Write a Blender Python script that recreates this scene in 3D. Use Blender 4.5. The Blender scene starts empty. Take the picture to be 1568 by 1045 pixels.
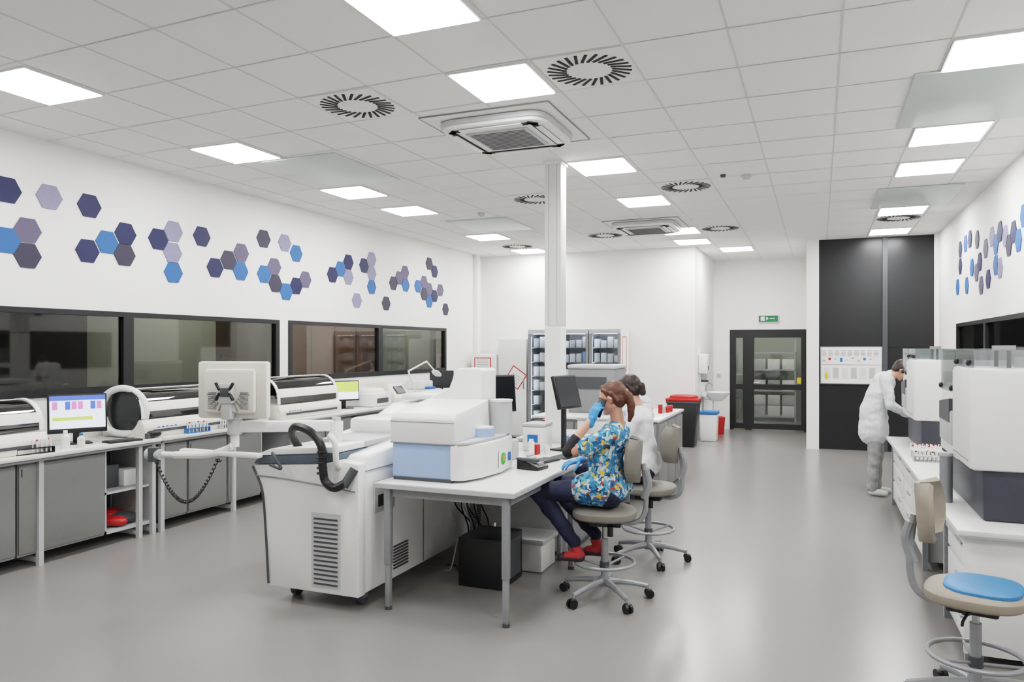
import bpy,bmesh,math,random
import numpy as np
from mathutils import Vector as V, Matrix, noise
random.seed(4)
sc=bpy.context.scene
vs_=sc.view_settings
vs_.view_transform='Standard'
vs_.use_curve_mapping=True
cmv=vs_.curve_mapping
cmv.white_level=(4,4,4)
cv=cmv.curves[3]
cv.points[0].location=(0,0);cv.points[1].location=(1,1)
for a,b in [(.01,.010),(.05,.062),(.15,.22),(.35,.44),(.8,.68),(1.5,.83),(2.5,.94)]: cv.points.new(a/4,b)
cmv.update()
# ---------------------------------------------------------------- materials
def lin(c):
    r=[]
    for x in c:
        x=x/255.
        r.append(x/12.92 if x<.04045 else ((x+.055)/1.055)**2.4)
    return (*r,1)
MC={}
def M(name,rgb=(200,200,200),rough=.5,metal=0,emit=0,var=.04,scale=30,bump=0):
    if name in MC: return MC[name]
    m=bpy.data.materials.new(name);m.use_nodes=True
    nt=m.node_tree;b=nt.nodes['Principled BSDF']
    b.inputs['Roughness'].default_value=rough;b.inputs['Metallic'].default_value=metal
    c=lin(rgb)
    tc=nt.nodes.new('ShaderNodeTexCoord');n=nt.nodes.new('ShaderNodeTexNoise')
    n.inputs['Scale'].default_value=scale;n.inputs['Detail'].default_value=3
    nt.links.new(tc.outputs['Object'],n.inputs['Vector'])
    cr=nt.nodes.new('ShaderNodeValToRGB')
    cr.color_ramp.elements[0].position=.3;cr.color_ramp.elements[1].position=.7
    cr.color_ramp.elements[0].color=(*[x*(1-var) for x in c[:3]],1)
    cr.color_ramp.elements[1].color=(*[min(1,x*(1+var)) for x in c[:3]],1)
    nt.links.new(n.outputs['Fac'],cr.inputs['Fac']);nt.links.new(cr.outputs['Color'],b.inputs['Base Color'])
    if bump:
        bp=nt.nodes.new('ShaderNodeBump');bp.inputs['Strength'].default_value=bump;bp.inputs['Distance'].default_value=.01
        nt.links.new(n.outputs['Fac'],bp.inputs['Height']);nt.links.new(bp.outputs['Normal'],b.inputs['Normal'])
    if emit:
        b.inputs['Emission Color'].default_value=c;b.inputs['Emission Strength'].default_value=emit
    MC[name]=m;return m
def glass(name,tint=(1,1,1),refl=.12,op=0.0,opc=(120,130,130),fr=.6):
    m=bpy.data.materials.new(name);m.use_nodes=True;nt=m.node_tree
    for n in list(nt.nodes):
        if n.type=='BSDF_PRINCIPLED': nt.nodes.remove(n)
    out=nt.nodes['Material Output']
    t=nt.nodes.new('ShaderNodeBsdfTransparent');t.inputs[0].default_value=(*tint,1)
    g=nt.nodes.new('ShaderNodeBsdfGlossy');g.inputs['Roughness'].default_value=.03
    d=nt.nodes.new('ShaderNodeBsdfDiffuse');d.inputs[0].default_value=lin(opc)
    nz=nt.nodes.new('ShaderNodeTexNoise');nz.inputs['Scale'].default_value=2
    mp=nt.nodes.new('ShaderNodeMapRange');mp.inputs[3].default_value=op*.9;mp.inputs[4].default_value=op*1.1
    nt.links.new(nz.outputs['Fac'],mp.inputs[0])
    m1=nt.nodes.new('ShaderNodeMixShader');nt.links.new(mp.outputs[0],m1.inputs[0])
    nt.links.new(t.outputs[0],m1.inputs[1]);nt.links.new(d.outputs[0],m1.inputs[2])
    lw=nt.nodes.new('ShaderNodeLayerWeight');lw.inputs[0].default_value=.25
    ma=nt.nodes.new('ShaderNodeMath');ma.operation='MULTIPLY_ADD';ma.inputs[1].default_value=fr;ma.inputs[2].default_value=refl*.4
    nt.links.new(lw.outputs['Fresnel'],ma.inputs[0])
    m2=nt.nodes.new('ShaderNodeMixShader');nt.links.new(ma.outputs[0],m2.inputs[0])
    nt.links.new(m1.outputs[0],m2.inputs[1]);nt.links.new(g.outputs[0],m2.inputs[2])
    nt.links.new(m2.outputs[0],out.inputs[0]);return m
WALL=M('wall_paint',(240,239,236),.7,scale=60,var=.01)
CEIL=M('ceiling_tile',(238,237,235),.9,scale=200,var=.03)
GRID=M('ceiling_tbar',(204,204,202),.5)
WHITE=M('white_plastic',(232,232,230),.35,var=.01)
WARM=M('warm_white_plastic',(220,217,207),.4,var=.02)
LG=M('light_grey',(186,187,188),.45,var=.02)
MG=M('mid_grey',(130,131,132),.5,var=.02)
DG=M('dark_grey',(70,72,76),.5,var=.04)
BLK=M('black_plastic',(16,16,18),.4)
BLK2=M('black_panel',(26,27,29),.32,var=.06,scale=4)
FRM=M('frame_black',(22,23,25),.4)
STEEL=M('brushed_steel',(176,178,180),.3,.9)
ALU=M('silver_paint',(150,152,155),.4,.35)
RED=M('red_plastic',(186,30,28),.4)
BLUE=M('blue_plastic',(44,108,180),.4)
LBL=M('pale_blue_panel',(160,184,226),.35,var=.01)
TOP=M('bench_laminate',(218,218,215),.35,var=.02)
DOORG=M('cabinet_door_grey',(122,122,121),.5,var=.02)
SHELL=M('taupe_shell',(116,112,105),.55,var=.03)
BEIGE=M('beige_upholstery',(142,133,119),.6,var=.03)
SEATB=M('blue_vinyl',(58,118,178),.5)
LIGHT=M('light_panel_emitter',(255,255,255),.5,emit=28,var=0)
SLIT=M('slot_black',(14,14,14),.7)
FROST=M('radiant_panel',(200,208,203),.35,var=.01)
PAPER=M('paper',(235,235,233),.8,var=.01)
GREEN=M('sign_green',(16,110,64),.5,emit=.1)
YEL=M('yellow',(225,190,50),.5)
SCRW=M('screen_white',(225,235,250),.3,emit=.7,var=.02)
SCRB=M('screen_blue',(80,105,215),.3,emit=.5)
SCRP=M('screen_pink',(215,130,190),.3,emit=.4)
SCRY=M('screen_lime',(190,215,100),.3,emit=.4)
SCRD=M('screen_dark',(22,26,30),.15)
WOOD=M('brown_veneer',(124,88,58),.5,var=.2,scale=3)
WOODD=M('dark_brown_veneer',(70,56,46),.5,var=.2,scale=3)
GW=M('corridor_wall',(160,166,156),.7)
DRK=M('dark_wall',(34,34,34),.7)
ADDLED=M('added_led_strip',(235,240,255),.5,emit=9,var=0)
LMP=M('unseen_corridor_lamp',(255,250,240),.5,emit=22,var=0)
GCLEAR=glass('clear_acrylic',(.93,.95,.95),.2,.08,(225,230,232))
GWIN=glass('tinted_window_glass',(.62,.62,.60),.12,fr=.28)
GDOOR=glass('door_glass',(.8,.82,.82),.2,fr=.3)
GHOOD=glass('smoked_hood',(.16,.14,.13),.3,.25,(34,28,24))
GFR=glass('fridge_glass',(.85,.88,.9),.15,fr=.3)
FLOOR=M('vinyl_floor',(134,131,128),.24,var=.06,scale=160)
# ---------------------------------------------------------------- builder
class O:
    def __init__(s,name,loc=(0,0,0),rz=0):
        s.name=name;s.vs=[];s.fs=[];s.fm=[];s.ms=[];s.loc=loc;s.rz=rz
    def mi(s,m):
        if m not in s.ms: s.ms.append(m)
        return s.ms.index(m)
    def add(s,t,mat,X=None):
        i=s.mi(mat)
        if X is not None: t.transform(X)
        bmesh.ops.recalc_face_normals(t,faces=t.faces)
        t.verts.index_update();b=len(s.vs)
        s.vs.extend([tuple(v.co) for v in t.verts])
        for f in t.faces: s.fs.append([b+v.index for v in f.verts]);s.fm.append(i)
        t.free()
    def bx(s,x0,x1,y0,y1,z0,z1,mat,r=0,X=None,seg=2):
        if r<=0:
            b=len(s.vs);c=[(x,y,z) for x in(x0,x1) for y in(y0,y1) for z in(z0,z1)]
            if X is not None: c=[tuple(X@V(p)) for p in c]
            s.vs.extend(c);i=s.mi(mat)
            for f in((0,1,3,2),(4,6,7,5),(0,4,5,1),(2,3,7,6),(0,2,6,4),(1,5,7,3)): s.fs.append([b+k for k in f]);s.fm.append(i)
            return
        r=min(r,.49*min(abs(x1-x0),abs(y1-y0),abs(z1-z0)))
        t=bmesh.new();bmesh.ops.create_cube(t,size=1)
        for v in t.verts: v.co=V((x0+(v.co.x+.5)*(x1-x0),y0+(v.co.y+.5)*(y1-y0),z0+(v.co.z+.5)*(z1-z0)))
        bmesh.ops.bevel(t,geom=t.edges[:],offset=r,segments=seg,profile=.5,affect='EDGES')
        s.add(t,mat,X)
    def cb(s,c,sz,mat,r=0,rot=(0,0,0)):
        X=Matrix.Translation(c)@Matrix.Rotation(rot[2],4,'Z')@Matrix.Rotation(rot[1],4,'Y')@Matrix.Rotation(rot[0],4,'X')
        a,b,d=[q/2 for q in sz];s.bx(-a,a,-b,b,-d,d,mat,r,X)
    def cyl(s,p0,p1,r0,mat,r1=None,seg=24):
        p0=V(p0);p1=V(p1);d=p1-p0;t=bmesh.new()
        bmesh.ops.create_cone(t,cap_ends=True,segments=seg,radius1=r0,radius2=r0 if r1 is None else r1,depth=d.length)
        s.add(t,mat,Matrix.Translation((p0+p1)/2)@d.to_track_quat('Z','Y').to_matrix().to_4x4())
    def prism(s,pts,ax,a0,a1,mat,r=0):
        t=bmesh.new()
        def P(p,a): return {'x':(a,p[0],p[1]),'y':(p[0],a,p[1]),'z':(p[0],p[1],a)}[ax]
        A=[t.verts.new(P(p,a0)) for p in pts];B=[t.verts.new(P(p,a1)) for p in pts];n=len(pts)
        t.faces.new(A);t.faces.new(B[::-1])
        for i in range(n): t.faces.new((A[i],B[i],B[(i+1)%n],A[(i+1)%n]))
        if r>0: bmesh.ops.bevel(t,geom=t.edges[:],offset=r,segments=2,profile=.5,affect='EDGES')
        s.add(t,mat)
    def tube(s,pts,r,mat,seg=10,smooth=True,closed=False,rr=None):
        P=[V(p) for p in pts]
        if smooth and len(P)>2:
            Q=[];n=len(P)
            for i in range(n if closed else n-1):
                a=P[(i-1)%n] if (closed or i>0) else P[0]*2-P[1]
                b=P[i];c=P[(i+1)%n];d=P[(i+2)%n] if (closed or i+2<n) else P[-1]*2-P[-2]
                for k in range(8):
                    u=k/8;Q.append(.5*((2*b)+(c-a)*u+(2*a-5*b+4*c-d)*u*u+(3*b-a-3*c+d)*u**3))
            if not closed:Q.append(P[-1])
            P=Q
        n=len(P);t=bmesh.new();rings=[];N=None
        for i in range(n):
            T=(P[(i+1)%n]-P[i-1]) if closed else (P[min(i+1,n-1)]-P[max(i-1,0)])
            if T.length<1e-9:T=V((0,0,1))
            T.normalize()
            if N is None:
                N=T.orthogonal().normalized()
            else:
                N=(N-T*N.dot(T)).normalized()
            B=T.cross(N)
            ra=(r if rr is None else rr[0]+(rr[1]-rr[0])*i/max(1,n-1))
            rings.append([t.verts.new(P[i]+N*ra*math.cos(2*math.pi*k/seg)+B*ra*math.sin(2*math.pi*k/seg)) for k in range(seg)])
        for i in range(n if closed else n-1):
            a=rings[i];b=rings[(i+1)%n]
            for k in range(seg): t.faces.new((a[k],a[(k+1)%seg],b[(k+1)%seg],b[k]))
        if not closed: t.faces.new(rings[0][::-1]);t.faces.new(rings[-1])
        s.add(t,mat)
    def ell(s,c,r,mat,e=(1,1),rot=(0,0,0),nu=28,nv=14):
        t=bmesh.new();f=lambda w,p:math.copysign(abs(w)**p,w)
        rows=[]
        for j in range(nv+1):
            ph=-math.pi/2+math.pi*j/nv
            if j in(0,nv): rows.append([t.verts.new((0,0,r[2]*(1 if j else -1)))]);continue
            rows.append([t.verts.new((r[0]*f(math.cos(ph),e[0])*f(math.cos(2*math.pi*i/nu),e[1]),r[1]*f(math.cos(ph),e[0])*f(math.sin(2*math.pi*i/nu),e[1]),r[2]*f(math.sin(ph),e[0]))) for i in range(nu)])
        for j in range(nv):
            a,b=rows[j],rows[j+1]
            for i in range(nu):
                k=(i+1)%nu
                if len(a)==1: t.faces.new((a[0],b[k],b[i]))
                elif len(b)==1: t.faces.new((a[i],a[k],b[0]))
                else: t.faces.new((a[i],a[k],b[k],b[i]))
        X=Matrix.Translation(c)@Matrix.Rotation(rot[2],4,'Z')@Matrix.Rotation(rot[1],4,'Y')@Matrix.Rotation(rot[0],4,'X')
        s.add(t,mat,X)
    def lathe(s,prof,c,mat,seg=28):
        t=bmesh.new();R=[[t.verts.new((max(p[0],1e-4)*math.cos(2*math.pi*i/seg),max(p[0],1e-4)*math.sin(2*math.pi*i/seg),p[1])) for i in range(seg)] for p in prof]
        for a,b in zip(R,R[1:]):
            for i in range(seg): t.faces.new((a[i],a[(i+1)%seg],b[(i+1)%seg],b[i]))
        t.faces.new(R[0][::-1]);t.faces.new(R[-1])
        s.add(t,mat,Matrix.Translation(c))
    def torus(s,c,R,r,mat,seg=40,nrm=(0,0,1),sy=1):
        q=V(nrm).to_track_quat('Z','Y').to_matrix()
        s.tube([V(c)+q@V((R*math.cos(2*math.pi*i/seg),R*sy*math.sin(2*math.pi*i/seg),0)) for i in range(seg)],r,mat,smooth=False,closed=True)
    def sheet(s,grid,th,mat):
        t=bmesh.new();vs=[[t.verts.new(p) for p in row] for row in grid]
        for a,b in zip(vs,vs[1:]):
            for i in range(len(a)-1): t.faces.new((a[i],a[i+1],b[i+1],b[i]))
        bmesh.ops.recalc_face_normals(t,faces=t.faces)
        bmesh.ops.solidify(t,geom=t.faces[:],thickness=th)
        s.add(t,mat)
    def mesh(s):
        me=bpy.data.meshes.new(s.name);me.from_pydata(s.vs,[],s.fs)
        me.polygons.foreach_set('material_index',s.fm);me.polygons.foreach_set('use_smooth',[True]*len(s.fs))
        me.update();me.set_sharp_from_angle(angle=.6)
        for m in s.ms: me.materials.append(m)
        return me
    def done(s):
        o=bpy.data.objects.new(s.name,s.mesh());sc.collection.objects.link(o)
        o.location=s.loc;o.rotation_euler=(0,0,s.rz);return o
# ---------------------------------------------------------------- room
H=3.6
o=O('floor');o.bx(-6.6,2.0,-3,16.8,-.1,0,FLOOR);o.done()
o=O('ceiling');o.bx(-6.6,2.0,-3,16.8,H,H+.1,CEIL);o.done()
gx=lambda k:-5.42+.616*k
gy=lambda j,x:4.5+.653*j+max(0,-(x+2.05))*.035
o=O('ceiling_grid')
for k in range(-1,12):
    o.bx(gx(k)-.006,gx(k)+.006,-3,16.6,H-.003,H-.0005,GRID)
for j in range(-11,19):
    for xa,xb in ((-6.4,-2.05),(-2.05,1.8)):
        t=bmesh.new()
        ya,yb=gy(j,xa),gy(j,xb)
        vs=[t.verts.new(p) for p in((xa,ya-.006,H-.0025),(xb,yb-.006,H-.0025),(xb,yb+.006,H-.0025),(xa,ya+.006,H-.0025))]
        t.faces.new(vs);o.add(t,GRID)
o.done()
WA=(2.0,7.77);WB=(7.95,12.42);WZ=(1.30,2.10)
o=O('wall_left')
o.bx(-6.6,-6.4,-3,14.0,0,WZ[0],WALL);o.bx(-6.6,-6.4,-3,14.0,WZ[1],H,WALL)
o.bx(-6.6,-6.4,-3,WA[0],WZ[0],WZ[1],WALL);o.bx(-6.6,-6.4,WA[1],WB[0],WZ[0],WZ[1],WALL);o.bx(-6.6,-6.4,WB[1],14.0,WZ[0],WZ[1],WALL)
o.done()
def window(name,x,y0,y1,z0,z1,mull,d=1):
    o=O(name)
    xa,xb=(x-.06,x+.015) if d>0 else (x-.015,x+.06)
    f=.07
    o.bx(xa,xb,y0,y1,z1-f*.7,z1,FRM);o.bx(xa,xb,y0,y1,z0,z0+f,FRM)
    o.bx(xa,xb,y0,y0+f,z0+f,z1-f*.7,FRM);o.bx(xa,xb,y1-f,y1,z0+f,z1-f*.7,FRM)
    for m in mull: o.bx(xa,xb,m-.06,m+.06,z0+f,z1-f*.7,FRM)
    xm=(xa+xb)/2
    o.bx(xm-.004,xm+.004,y0+f,y1-f,z0+f,z1-f*.7,GWIN)
    o.done()
window('window_1',-6.4,WA[0],WA[1],*WZ,[3.6,5.5])
window('window_2',-6.4,WB[0],WB[1],*WZ,[10.16])
o=O('wall_adjacent_room')
X=-9.0
for a,b,m in((1,7.1,DRK),(7.1,9.4,GW),(9.4,11.1,WOODD),(11.1,14.1,WOOD),(14.1,16.6,GW),(16.6,18,WOODD)): o.bx(X-.1,X,a,b,0,3,m)
for y in(11.1,11.85,12.6,13.35): o.bx(X,X+.01,y,y+.012,0,3,DRK)
o.bx(X,X+.02,4.3,4.4,0,3,MG);o.bx(X,X+.02,5.6,5.7,0,3,MG)
o.bx(-9,-6.6,1,1.1,0,3,DRK);o.bx(-9,-6.6,18,18.1,0,3,DRK)
o.bx(-9,-6.6,1,18,3,3.1,DRK);o.bx(-9,-6.6,1,18,-.1,0,DG)
o.done()
for y in(8.5,12.5,15.5): 
    o=O('unseen_corridor_lamp');o.bx(-8.2,-7.8,y-.6,y+.6,2.94,2.99,LMP);o.done()  # lamps added out of view to brighten the room behind the left windows
o=O('wall_back');o.bx(-6.6,-2.1,14.0,14.2,0,H,WALL);o.done()
o=O('wall_side');o.bx(-2.3,-2.1,14.2,16.6,0,H,WALL);o.done()
DX0,DX1,DZ=-1.76,-.24,2.12
o=O('wall_alcove_left');o.bx(-2.3,DX0,16.6,16.8,0,H,WALL);o.done()
o=O('wall_alcove_right');o.bx(DX1,0,16.6,16.8,0,H,WALL);o.done()
o=O('wall_alcove_top');o.bx(DX0,DX1,16.6,16.8,DZ,H,WALL);o.done()
o=O('wall_partition');o.bx(-.2,-.0,13.88,16.6,0,H,WALL);o.done()
o=O('wall_black_panel');o.bx(0,1.8,14.0,14.2,0,H,BLK2);o.done()
o=O('trim_black_panel');o.bx(.985,1.06,13.96,14.0,0,H,DG);o.bx(1.745,1.8,13.93,14.0,0,H,WALL)
o.bx(0,.985,13.99,14.0,1.09,1.10,SLIT);o.bx(1.06,1.745,13.99,14.0,1.75,1.76,SLIT);o.done()
o=O('trim_corner');o.bx(-6.4,-6.3,13.6,13.72,0,H,WALL,.01);o.done()
o=O('wall_front');o.bx(-6.6,2,-3.2,-3,0,H,WALL);o.done()
RW=(4.0,12.15)
o=O('wall_right')
o.bx(1.8,2,-3,14.2,0,WZ[0],WALL);o.bx(1.8,2,-3,14.2,2.08,H,WALL)
o.bx(1.8,2,-3,RW[0],WZ[0],2.08,WALL);o.bx(1.8,2,RW[1],14.2,WZ[0],2.08,WALL);o.done()
window('window_3',1.8,RW[0],RW[1],WZ[0],2.08,[6,8,10.2],-1)
o=O('wall_adjacent_room_right');o.bx(4,4.1,2,14,0,3,DRK);o.bx(2,4,2,2.1,0,3,DRK);o.bx(2,4,14,14.1,0,3,DRK);o.bx(2,4,2,14,3,3.1,DRK);o.bx(2,4,2,14,-.1,0,DG);o.done()
o=O('baseboard_left');o.bx(-6.4,-6.385,-3,14,0,.08,LG);o.done()
o=O('baseboard_back');o.bx(-6.385,-2.1,13.985,14,0,.08,LG);o.done()
o=O('support_column',(-2.45,7.15,0));o.bx(-.085,.085,-.085,.085,0,1.95,WHITE,.004);o.bx(-.085,.085,-.085,.085,1.96,H-.03,WHITE,.004)
o.bx(-.045,-.041,-.09,-.085,1.97,H-.03,LG);o.bx(.041,.045,-.09,-.085,1.97,H-.03,LG);o.bx(-.1,.1,-.1,.1,H-.03,H,WHITE);o.done()
o=O('door_1')
y0,y1=16.58,16.68
def fr(a,b,z0,z1): o.bx(a,b,y0,y1,z0,z1,FRM)
fr(DX0,DX1,DZ-.09,DZ);fr(DX0,DX0+.07,0,DZ-.09);fr(DX1-.05,DX1,0,DZ-.09)
fr(-1.44,-1.32,0,DZ-.09)
for a,b in((DX0+.07,-1.44),(-1.32,DX1-.05)):
    e=.05
    fr(a,a+e,.03,DZ-.09);fr(b-e,b,.03,DZ-.09);fr(a+e,b-e,.03,.14);fr(a+e,b-e,.86,.97);fr(a+e,b-e,DZ-.17,DZ-.09)
    o.bx(a+e,b-e,16.625,16.635,.14,DZ-.17,GDOOR)
o.cyl((-1.27,16.55,1.0),(-1.15,16.55,1.0),.012,STEEL);o.cyl((-1.27,16.55,1.0),(-1.27,16.6,1.0),.012,STEEL)
o.bx(-.42,-.34,16.57,16.58,1.0,1.12,YEL)
o.done()
o=O('wall_corridor_back');o.bx(-3,1,19.5,19.6,0,3,GW);o.done()
o=O('wall_corridor_left');o.bx(-3,-2.9,16.8,19.5,0,3,WALL);o.done()
o=O('wall_corridor_right');o.bx(.9,1,16.8,19.5,0,3,WALL);o.done()
o=O('ceiling_corridor');o.bx(-3,1,16.8,19.6,3,3.1,CEIL);o.done()
o=O('floor_corridor');o.bx(-3,1,16.8,19.6,-.1,0,FLOOR);o.done()
o=O('unseen_corridor_lamp');o.bx(-1.3,-.7,17.6,18.2,2.97,2.995,LMP);o.done()
o=O('storage_rack')
for z in(.1,.7,1.2,1.6): o.bx(-1.5,-.5,18.7,19.2,z,z+.03,LG)
for x in(-1.5,-.53):
    for y in(18.7,19.17): o.bx(x,x+.03,y,y+.03,0,1.9,LG)
for i in range(3):
    for k,z in enumerate((.13,.38,.73,1.23)): o.bx(-1.44+.32*i,-1.17+.32*i,18.72,19.1,z,z+.24,PAPER if (i+k)%3 else LG,.01)
o.done()
o=O('exit_sign');o.bx(-1.18,-.78,16.54,16.6,2.27,2.42,WHITE);o.bx(-1.17,-.79,16.535,16.54,2.28,2.41,GREEN)
o.bx(-1.13,-1.05,16.53,16.535,2.30,2.39,PAPER);o.bx(-.95,-.85,16.53,16.535,2.34,2.36,PAPER);o.prism([(-1.02,2.31),(-.97,2.35),(-1.02,2.39)],'y',16.53,16.535,PAPER);o.done()
cells=[(0,-5),(0,-2),(0,1),(0,4),(0,6),(0,10),(0,13),(5,-6),(5,-2),(5,0),(5,4),(5,7),(5,11),(5,13),(6,15),(10,-5),(10,-2),(10,1),(10,4),(10,6),(10,10),(10,13)]  # panels nearest the camera are out of view, added for illumination
for k,j in cells:
    xa,xb=gx(k)+.01,gx(k+1)-.03
    o=O('ceiling_light_panel')
    ya,yb=gy(j,xa)+.02,gy(j+1,xa)-.01
    if k==0: ya+=.02
    o.bx(xa,xb,ya,yb,H-.012,H-.001,WHITE);o.bx(xa+.015,xb-.015,ya+.015,yb-.015,H-.016,H-.012,LIGHT)
    o.done()
for (a,b,c,d) in((.6,1.78,5.72,7.05),(.64,1.52,9.74,11.03),(-5.12,-4.25,5.95,7.15),(-5.05,-4.1,9.8,10.9)):
    o=O('radiant_ceiling_panel');o.bx(a,b,c,d,H-.02,H-.001,FROST,.004);o.done()
for k,j in((6,0),(3,0),(6,6),(3,6),(3,11),(6,11),(0,12),(10,11)):
    cx=gx(k)+.308;cy=gy(j,cx)+.326
    o=O('swirl_air_diffuser',(cx,cy,0))
    o.bx(-.295,.295,-.31,.31,H-.006,H-.001,CEIL)
    n=26
    for i in range(n):
        a=2*math.pi*i/n
        X=Matrix.Rotation(a,4,'Z')@Matrix.Translation((.215,0,H-.008))@Matrix.Rotation(.35,4,'Z')
        o.bx(-.068,.068,-.0105,.0105,-.002,.002,SLIT,0,X)
    o.done()
for cx,cy in((-2.43,5.86),(-2.40,11.25)):
    o=O('ceiling_cassette_air_conditioner',(cx,cy,0))
    o.bx(-.55,.55,-.55,.55,H-.008,H-.001,CEIL)
    for a,b,c,d in((-.55,.55,-.555,-.55),(-.55,.55,.55,.555),(-.555,-.55,-.55,.55),(.55,.555,-.55,.55)): o.bx(a,b,c,d,H-.012,H-.001,MG)
    o.ell((0,0,H-.035),(.47,.45,.03),LG,(.3,.3),nu=56)
    o.ell((0,0,H-.06),(.455,.435,.03),WHITE,(.3,.32),nu=56)
    for a in range(4):
        X=Matrix.Rotation(a*math.pi/2,4,'Z')
        o.bx(-.31,.31,.33,.375,H-.096,H-.084,SLIT,0,X)
        for sg in(-1,1): o.cb(X@V((sg*.345,.345,H-.089)),(.09,.045,.012),SLIT,0,(0,0,a*math.pi/2-sg*.785))
        o.bx(-.27,.27,.345,.40,H-.102,H-.094,WHITE,.004,X)
    o.bx(-.27,.27,-.27,.27,H-.10,H-.085,LG,.006)
    for i in range(14): o.bx(-.24,.24,-.24+i*.036,-.226+i*.036,H-.103,H-.10,DG)
    o.done()
for x,y in((-.72,8.4),(-4.3,9.4)):
    o=O('smoke_detector',(x,y,0));o.lathe([(.05,H-.001),(.055,H-.02),(.035,H-.045),(.01,H-.05)],(0,0,0),LG);o.done()
o=O('ceiling_camera',(-.95,8.3,0));o.lathe([(.03,H-.001),(.03,H-.02),(.02,H-.03)],(0,0,0),DG);o.done()
HC={'N':M('hex_navy',(26,30,74),.6),'P':M('hex_mauve',(90,83,108),.6),'L':M('hex_lavender',(130,127,158),.6),'B':M('hex_blue',(46,94,164),.6),'D':M('hex_slate',(50,47,66),.6)}
hp=[(4.29,3.09),(4.67,3.10),(5.07,3.09),(4.47,2.77),(4.28,2.66),(4.47,2.55),(5.05,2.66),(5.26,2.77),(5.47,2.88),(5.46,2.67),(5.87,2.88),(6.07,2.99),(6.06,2.76),(6.07,2.55),(6.47,2.99),(6.67,2.66),(6.88,2.77),(7.09,2.88),(7.08,2.66),(7.48,3.10),(7.88,3.10),(8.11,2.99),(7.49,2.66),(7.68,2.77),(7.70,2.56),(7.91,2.47),(8.11,2.56),(8.30,2.66),(8.91,2.78),(9.10,2.88),(9.30,3.00),(9.30,2.78),(9.71,2.99),(9.92,3.11),(9.92,2.89),(9.92,2.68),(9.52,2.45),(10.34,2.45),(10.56,2.79),(10.74,2.89),(10.93,3.00),(10.95,2.79),(11.77,3.23),(11.97,3.11),(11.37,2.80),(11.58,2.89),(11.77,2.78),(11.58,2.68),(11.77,2.56),(11.97,2.67),(12.19,2.79),(12.40,2.45)]
hc='NLNPBDNBNDNLLBNNDPBDLBBPDBNPNBNLNLLBLDDPPBDNBPPDBNPD'
def hexes(x,d,pts,cols):
    o=O('hexagon_wall_decor')
    for i,(y,z) in enumerate(pts):
        R=.128
        pl=[(y+R*math.cos(k*math.pi/3),z+R*.965*math.sin(k*math.pi/3)) for k in range(6)]
        o.prism(pl,'x',min(x,x+d),max(x,x+d),HC[cols[i%len(cols)]])
    o.done()
hexes(-6.399,.008,hp,hc)
rp=[(11.87,3.09),(11.47,3.12),(11.15,3.14),(11.87,2.86),(10.68,3.07),(9.83,2.99),(10.52,2.78),(10.72,2.67),(11.02,2.76),(12.08,2.59),(10.17,2.90),(9.63,2.88),(9.43,2.99),(9.18,2.91),(9.63,2.65),(8.82,2.90),(9.02,2.79),(8.62,2.79),(10.44,2.49),(10.03,2.53),(11.38,2.56),(9.43,2.60),(8.42,3.0),(8.1,2.7),(7.9,2.81),(7.5,3.0),(7.3,2.7)]
hexes(1.799,-.008,rp,'NBNNDLNPBBPBNLBNDBPNBLBNPDN')
# ---------------------------------------------------------------- furniture
for (ya,yb) in((2.2,5.28),(5.30,12.3)):
    o=O('lab_bench')
    o.bx(-6.38,-5.70,ya,yb,.868,.90,TOP,.004);o.bx(-6.37,-5.72,ya,yb,.845,.867,MG)
    ys=[ya+.02]
    while ys[-1]<yb-.9: ys.append(ys[-1]+.95)
    for y in ys+[yb-.06]:
        o.bx(-5.80,-5.76,y,y+.04,0,.845,LG);o.bx(-6.33,-6.29,y,y+.04,0,.845,LG);o.bx(-6.29,-5.80,y,y+.04,.03,.07,LG)
    if ya<3: secs=[(2.3,3.1),(3.1,3.95),(3.97,4.74)];op=(4.75,5.24)
    else: secs=[(5.36,5.66),(5.68,6.2),(6.22,6.72),(7.3,7.9),(7.92,8.5),(8.6,9.2),(9.2,9.8),(9.9,10.5),(10.5,11.1),(11.2,12.2)];op=(6.74,7.28)
    for a,b in secs:
        o.bx(-6.33,-5.80,a,b,.10,.84,MG);o.bx(-5.80,-5.785,a+.004,b-.004,.12,.82,DOORG,.003)
        o.bx(-5.785,-5.782,a+.02,a+.03,.73,.79,DG)
    a,b=op
    o.bx(-6.33,-6.31,a,b,.1,.84,DG);o.bx(-6.33,-5.80,a,b,.1,.13,LG);o.bx(-6.33,-5.80,a,b,.45,.47,LG);o.bx(-6.33,-5.8,a,a+.015,.1,.84,LG);o.bx(-6.33,-5.8,b-.015,b,.1,.84,LG)
    o.done()
o=O('plastic_bag_pile')
for i in range(7): o.ell((-6.02+.12*math.sin(i*2),4.86+.045*i,.13+.045+.012*(i%3)),(.14,.07,.042),RED if i%2 else DG,(.8,.9),(.1*i,.1,.4*i))
o.done()
o=O('storage_box');o.bx(-6.2,-5.95,4.82,5.02,.471,.68,DG,.01);o.bx(-6.15,-5.9,5.03,5.2,.471,.62,WHITE,.01);o.done()
o=O('plastic_bag_pile')
for i in range(5): o.ell((-6.0,6.84+.08*i,.18+.01*(i%2)),(.13,.07,.05),YEL if i%2 else PAPER,(.8,.9),(.1*i,.1,.4*i))
o.done()
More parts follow.
